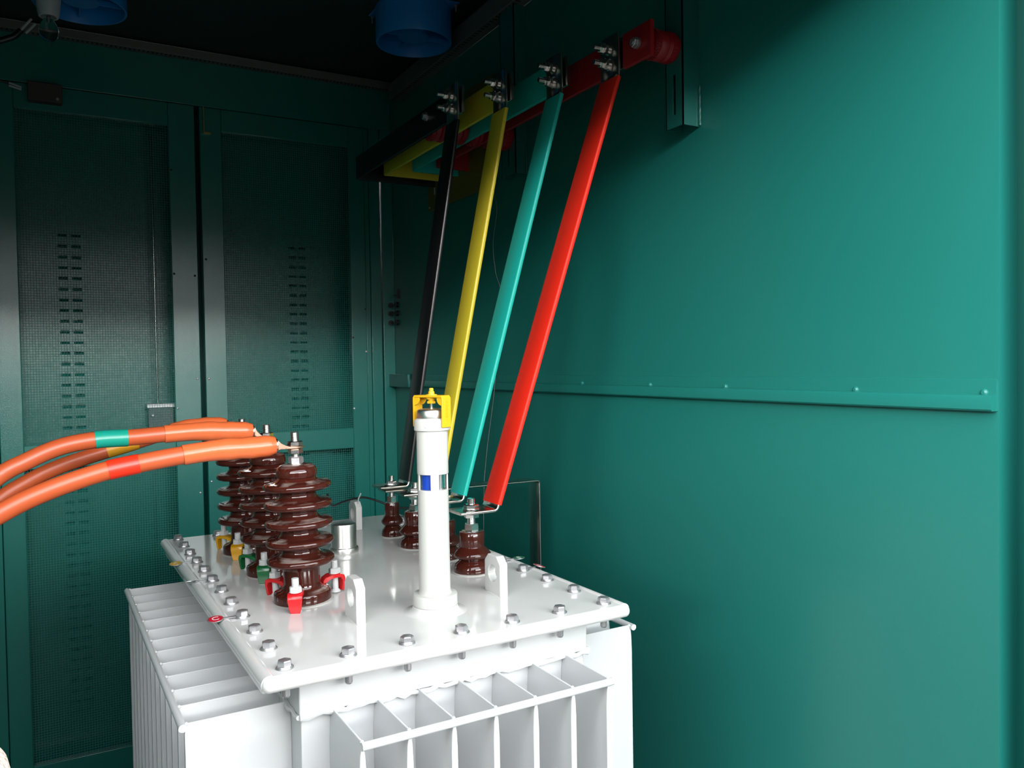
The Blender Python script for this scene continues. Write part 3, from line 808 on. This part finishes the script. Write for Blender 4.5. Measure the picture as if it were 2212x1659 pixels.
# raised characters on the broad yellow leg: text x -> wax, text y -> up, normal -> dax
TM = Matrix(((wax.x, 0, dax.x, dax.x * (Rb + .0001)), (wax.y, 0, dax.y, dax.y * (Rb + .0001)), (0, 1, 0, .3665), (0, 0, 0, 1)))
text_obj('运行前拆除!', .0072, .0004, 'raised_lettering', 'cage', bk, TM, True)

# pressure relief cap
t = thing('relief_valve', 'shiny stainless steel cup shaped relief cap behind the nearest tall insulator', 'valve', (.606, 1.905, CT))
q = MB(); q.lathe([(.0345, .0), (.0350, .002), (.0350, .011), (.0335, .0135), (.0305, .0145), (.030, .016), (.030, .0660), (.0290, .0695), (.0265, .0708), (.004, .0712)], n=64)
q.build('steel_cup', 'stainless', t, smooth=35)

# ------------------------------------------------------------------ phase tags hung on cover bolts
def bolt_xy(i, j):
    u, v = (i - 3) * GX, (j - 5.5) * GY
    return (CX + u * math.cos(YAW) - v * math.sin(YAW), CY + u * math.sin(YAW) + v * math.cos(YAW))
def make_tag(i, j, dirx, diry, col, letter, label, roll=0.0, pitch=0.0, reach=.040):
    x, y = bolt_xy(i, j)
    t = thing('phase_tag', label, 'tag', (x, y, CT + .0015), group='round phase tags on the cover bolts')
    a = math.atan2(diry, dirx); T = Matrix.Rotation(a, 4, 'Z')
    # flat shank under the bolt head, then the disc twisted and tilted
    q = MB(); q.prism([(.012, -.0035), (reach - .011, -.0025), (reach - .011, .0025), (.012, .0035)], 'z', 0.0012, .0022, T=T)
    D = T @ Matrix.Translation((reach, 0, .0015)) @ Matrix.Rotation(roll, 4, 'X') @ Matrix.Rotation(pitch, 4, 'Y')
    q.lathe([(.0138, 0), (.0140, .0006), (.0138, .0012)], n=32, T=D)
    q.build('tag_plate', 'zinc', t)
    if col:
        e = MB(); e.lathe([(.0122, .0010), (.0122, .0016)], n=32, T=D); e.build('enamel_face', col, t)
        L = D @ Matrix.Translation((0, 0, .00165)) @ Matrix.Rotation(-a, 4, 'Z')
        text_obj(letter, .019, .0001, 'letter', 'letter', t, L)
    return t
make_tag(0, 3, -1, .05, 'tagred', 'C', 'red round tag lettered C on the left edge of the cover', -.12, .06, .046)
make_tag(0, 6, -1, .15, None, '', 'bare metal tag twisted on edge over the left rim, between the yellow and red tags', .30, .08, .046)
make_tag(0, 8, -1, .0, 'tagyellow', 'A', 'yellow round tag over the left rim of the cover, near its back corner', -.10, .06, .046)
make_tag(6, 4, 1, -.1, 'taggreen', 'B', 'green round tag on the right edge of the cover', -.02, -.05, .044)
make_tag(6, 3, 1, .1, 'tagred', 'C', 'red round tag on the right edge of the cover, behind the front lifting lug', .08, .30, .044)

# ------------------------------------------------------------------ wires
q = MB(); P = smooth_path([(.585, 1.96, 1.285), (.598, 1.99, 1.258), (.622, 2.03, 1.243), (.667, 2.10, 1.238), (.715, 2.145, 1.236), (.745, 2.15, 1.236), (.785, 2.15, 1.222), (.822, 2.14, 1.205), (.86, 2.12, 1.199), (.90, 2.10, 1.20)], 6)
wire = q.tube(P, .0028, n=10).build('sensor_wire', 'blackrub'); tag(wire, 'thin black wire sagging over the far lifting lug to the small insulator', 'wire')
q = MB(); q.tube([(.724, 2.148, 1.214), (.727, 2.146, 1.235), (.730, 2.143, 1.244), (.733, 2.143, 1.250)], .0018, n=8); q.build('tie', 'paleins', wire)
q = MB(); q.tube(smooth_path([(1.284, 2.37, 2.19), (1.284, 2.345, 2.10), (1.284, 2.375, 2.00), (1.284, 2.36, 1.90), (1.284, 2.325, 1.80), (1.27, 2.36, 1.50), (1.26, 2.40, 1.30), (1.245, 2.40, 1.10), (1.24, 2.40, .5), (1.24, 2.40, .01)], 6), .0008, n=8)
tag(q.build('hanging_wire', 'greywire'), 'very thin pale wire hanging down the dark wall between yellow and teal strips', 'wire')

# ------------------------------------------------------------------ ceiling: fans, lamp, trunking
def make_fan(x, y, lab):
    t = thing('ceiling_fan', lab, 'fan', (x, y, ZC), group='blue extractor fans under the ceiling')
    R = .128; zb = -.118
    q = MB(); q.lathe([(R, -.004), (R, zb + .002), (R - .001, zb), (R - .006, zb), (R - .007, zb + .002), (R - .007, -.004)], n=64); q.build('housing', 'blue', t, smooth=40)
    q = MB(); q.box(-.118, .118, -.118, .118, -.004, 0); q.build('mounting_plate', 'blue', t, bevel=.002)
    for k in range(4):
        a = math.radians(90 * k)
        q = MB(); w = .010
        q.box(.05, R - .003, -.002, .002, zb + .018, zb + .034, T=Matrix.Rotation(a, 4, 'Z')); q.build('strut', 'blue', t)
    q = MB(); q.lathe([(.052, zb + .020), (.052, zb + .062), (.05, zb + .066)], n=40); q.build('motor_hub', 'blue', t)
    for k in range(5):
        a = 2 * PI * k / 5
        q = MB(); q.add([(.05, -.022, zb + .055), (.115, -.030, zb + .060), (.115, .030, zb + .085), (.05, .022, zb + .078), (.05, -.022, zb + .057), (.115, -.030, zb + .062), (.115, .030, zb + .087), (.05, .022, zb + .080)],
                        [(0, 1, 2, 3), (7, 6, 5, 4), (0, 4, 5, 1), (1, 5, 6, 2), (2, 6, 7, 3), (3, 7, 4, 0)], T=Matrix.Rotation(a, 4, 'Z')); q.build('blade', 'blue', t)
    for sx in (-1, 1):
        for sy in (-1, 1):
            q = MB(); q.cyl((sx * .108, sy * .108, -.006), (sx * .108, sy * .108, -.030), .003, n=10); q.hexn((sx * .108, sy * .108, -.012), .006, .006); q.build('plate_screw', 'zinc', t)
    return t
make_fan(1.105, 2.585, 'blue round fan hanging from the ceiling above the yellow bar')
make_fan(.108, 2.79, 'blue fan showing only its lower rim at the top left of the photo')
t = thing('ceiling_lamp', 'unlit clear bulb in a white ceramic holder hanging at the top left', 'lamp', (.023, 2.80, ZC))
q = MB(); q.lathe([(.055, 0), (.056, -.060), (.050, -.075), (.036, -.080), (.034, -.110), (.029, -.150), (.026, -.158), (.021, -.158), (.02, -.13)], n=40); q.build('lamp_holder', 'ceramic', t, smooth=40)
q = MB(); q.lathe([(.012, -.150), (.013, -.165), (.022, -.180), (.027, -.198), (.024, -.215), (.013, -.226), (.001, -.229)], n=32); q.build('bulb', 'glass', t, smooth=60)
q = MB(); q.cyl((0, 0, -.155), (0, 0, -.178), .005, n=12); q.build('filament_support', 'steel', t)

def trunking(name, label, size, n, loc, rotz):
    L, w, h = size
    t = thing('cable_trunking', label, 'trunking', loc, (0, 0, rotz), 'grey trunking under the ceiling')
    q = MB(); q.box(0, L, -w, 0, 0, h); q.build('duct', 'trunk', t, bevel=.002)
    q = MB()
    for k in range(n):
        x = L * (k + .5) / n; q.box(x - .003, x + .003, -w + .006, -w + .022, -.0008, .001)
    q.build('wire_slots', 'slot', t, smooth=0)
trunking('a', 'grey trunking running along the ceiling above the mesh doors', (2.14, .040, .031), 140, (-.84, YD + .003, 2.772), 0)
trunking('b', 'dark slotted trunking running along the top of the right wall', (2.75, .050, .062), 130, (1.30, 3.20, 2.700), -PI / 2)

t = thing('switch_box', 'dim brown switch box fixed above the left mesh door', 'box', (.012, YD, 2.57))
q = MB(); q.box(-.055, .050, -.036, 0.003, -.032, .034); q.build('case', 'boxbrown', t, bevel=.003)
q = MB(); q.cyl((.035, -.036, -.02), (.035, -.042, -.02), .005, n=12); q.build('screw', 'zinc', t)
q = MB(); q.tube(smooth_path([(-.36, YD - .001, 2.66), (-.25, 3.26, 2.60), (-.16, 3.20, 2.575), (-.105, 3.20, 2.562), (-.075, 3.20, 2.553), (-.062, 3.20, 2.550)], 5), .004, n=10)
w_ = q.build('loose_cable', 'blackrub'); tag(w_, 'loose black cable with two pale stripped ends beside the left door top', 'cable')
q = MB(); q.tube([(-.095, 3.198, 2.562), (-.060, 3.198, 2.552)], .0035, n=8); q.tube([(-.095, 3.198, 2.553), (-.060, 3.198, 2.545)], .0035, n=8); q.build('stripped_wire', 'paleins', w_)
q = MB(); q.tube(smooth_path([(-.45, 2.88, ZC), (-.30, 2.88, 2.66), (-.15, 2.88, 2.585), (-.08, 2.88, 2.60), (-.050, 2.88, 2.628)], 6), .009, n=12)
w_ = q.build('plug_lead', 'blackrub'); tag(w_, 'dark lead with a two pronged plug end dangling left of the bulb', 'cable')
q = MB(); q.tube([(-.050, 2.88, 2.630), (-.022, 2.88, 2.668)], .004, n=8); q.tube([(-.038, 2.88, 2.622), (-.012, 2.88, 2.655)], .004, n=8); q.build('plug_prong', 'paleins', w_)

# woven cloth at the very edge of the picture; its standing roll form is made up
q = MB()
prof = [(.10, 0), (.115, .03), (.118, .30), (.120, .80), (.119, 1.13), (.113, 1.21), (.100, 1.27), (.075, 1.31), (.04, 1.325), (.004, 1.33)]
roll = q.lathe(prof, n=64).build('woven_cloth_roll', 'weave', smooth=60)
roll.location = (-.140, .80, 0); tag(roll, 'beige coarse woven cloth modelled as a standing roll, brightly lit, poking into the bottom left corner of the photo', 'roll')

# ------------------------------------------------------------------ daylight
w = bpy.data.worlds.new('World'); SC.world = w; w.use_nodes = True
nt = w.node_tree; bg = nt.nodes['Background']
tc = nt.nodes.new('ShaderNodeTexCoord'); sx = nt.nodes.new('ShaderNodeSeparateXYZ')
nt.links.new(tc.outputs['Generated'], sx.inputs[0])
cr = nt.nodes.new('ShaderNodeValToRGB')
e = cr.color_ramp.elements
e[0].position = 0.0; e[0].color = (.01, .01, .01, 1)
e[1].position = 1.0; e[1].color = (.16, .165, .172, 1)
for p, c in ((.50, (.008, .008, .008)), (.540, (.010, .010, .010)), (.552, (.070, .070, .070)), (.594, (.075, .075, .075)), (.602, (1.0, 1.0, .99)), (.622, (1.0, 1.0, .99)), (.630, (.42, .42, .42)), (.662, (.15, .152, .156))):
    x = e.new(p); x.color = (*c, 1)
mr = nt.nodes.new('ShaderNodeMapRange'); mr.inputs[1].default_value = -1; mr.inputs[2].default_value = 1
nt.links.new(sx.outputs['Z'], mr.inputs[0]); nt.links.new(mr.outputs[0], cr.inputs[0])
nt.links.new(cr.outputs[0], bg.inputs['Color']); bg.inputs['Strength'].default_value = 48.0

# ------------------------------------------------------------------ camera
cam = bpy.data.cameras.new('camera'); co = bpy.data.objects.new('camera', cam); COL.objects.link(co)
F = 1755.44; cam.sensor_fit = 'HORIZONTAL'; cam.sensor_width = 36.0; cam.lens = F * 36.0 / 2212.0
yaw, pitch, roll_ = 0.51614383, -0.02543558, -0.01609953
f = Vector((math.sin(yaw) * math.cos(pitch), math.cos(yaw) * math.cos(pitch), math.sin(pitch)))
r = f.cross(Vector((0, 0, 1))).normalized(); u = r.cross(f)
c, s = math.cos(roll_), math.sin(roll_)
r2 = r * c + u * s; u2 = u * c - r * s
co.matrix_world = Matrix(((r2.x, u2.x, -f.x, 0), (r2.y, u2.y, -f.y, 0), (r2.z, u2.z, -f.z, 1.60), (0, 0, 0, 1)))
cam.clip_start = 0.02; cam.clip_end = 60
SC.camera = co
SC.view_settings.view_transform = 'Standard'; SC.view_settings.look = 'None'
SC.view_settings.gamma = 1.0; SC.view_settings.use_curve_mapping = False
SC.view_settings.exposure = 0.0
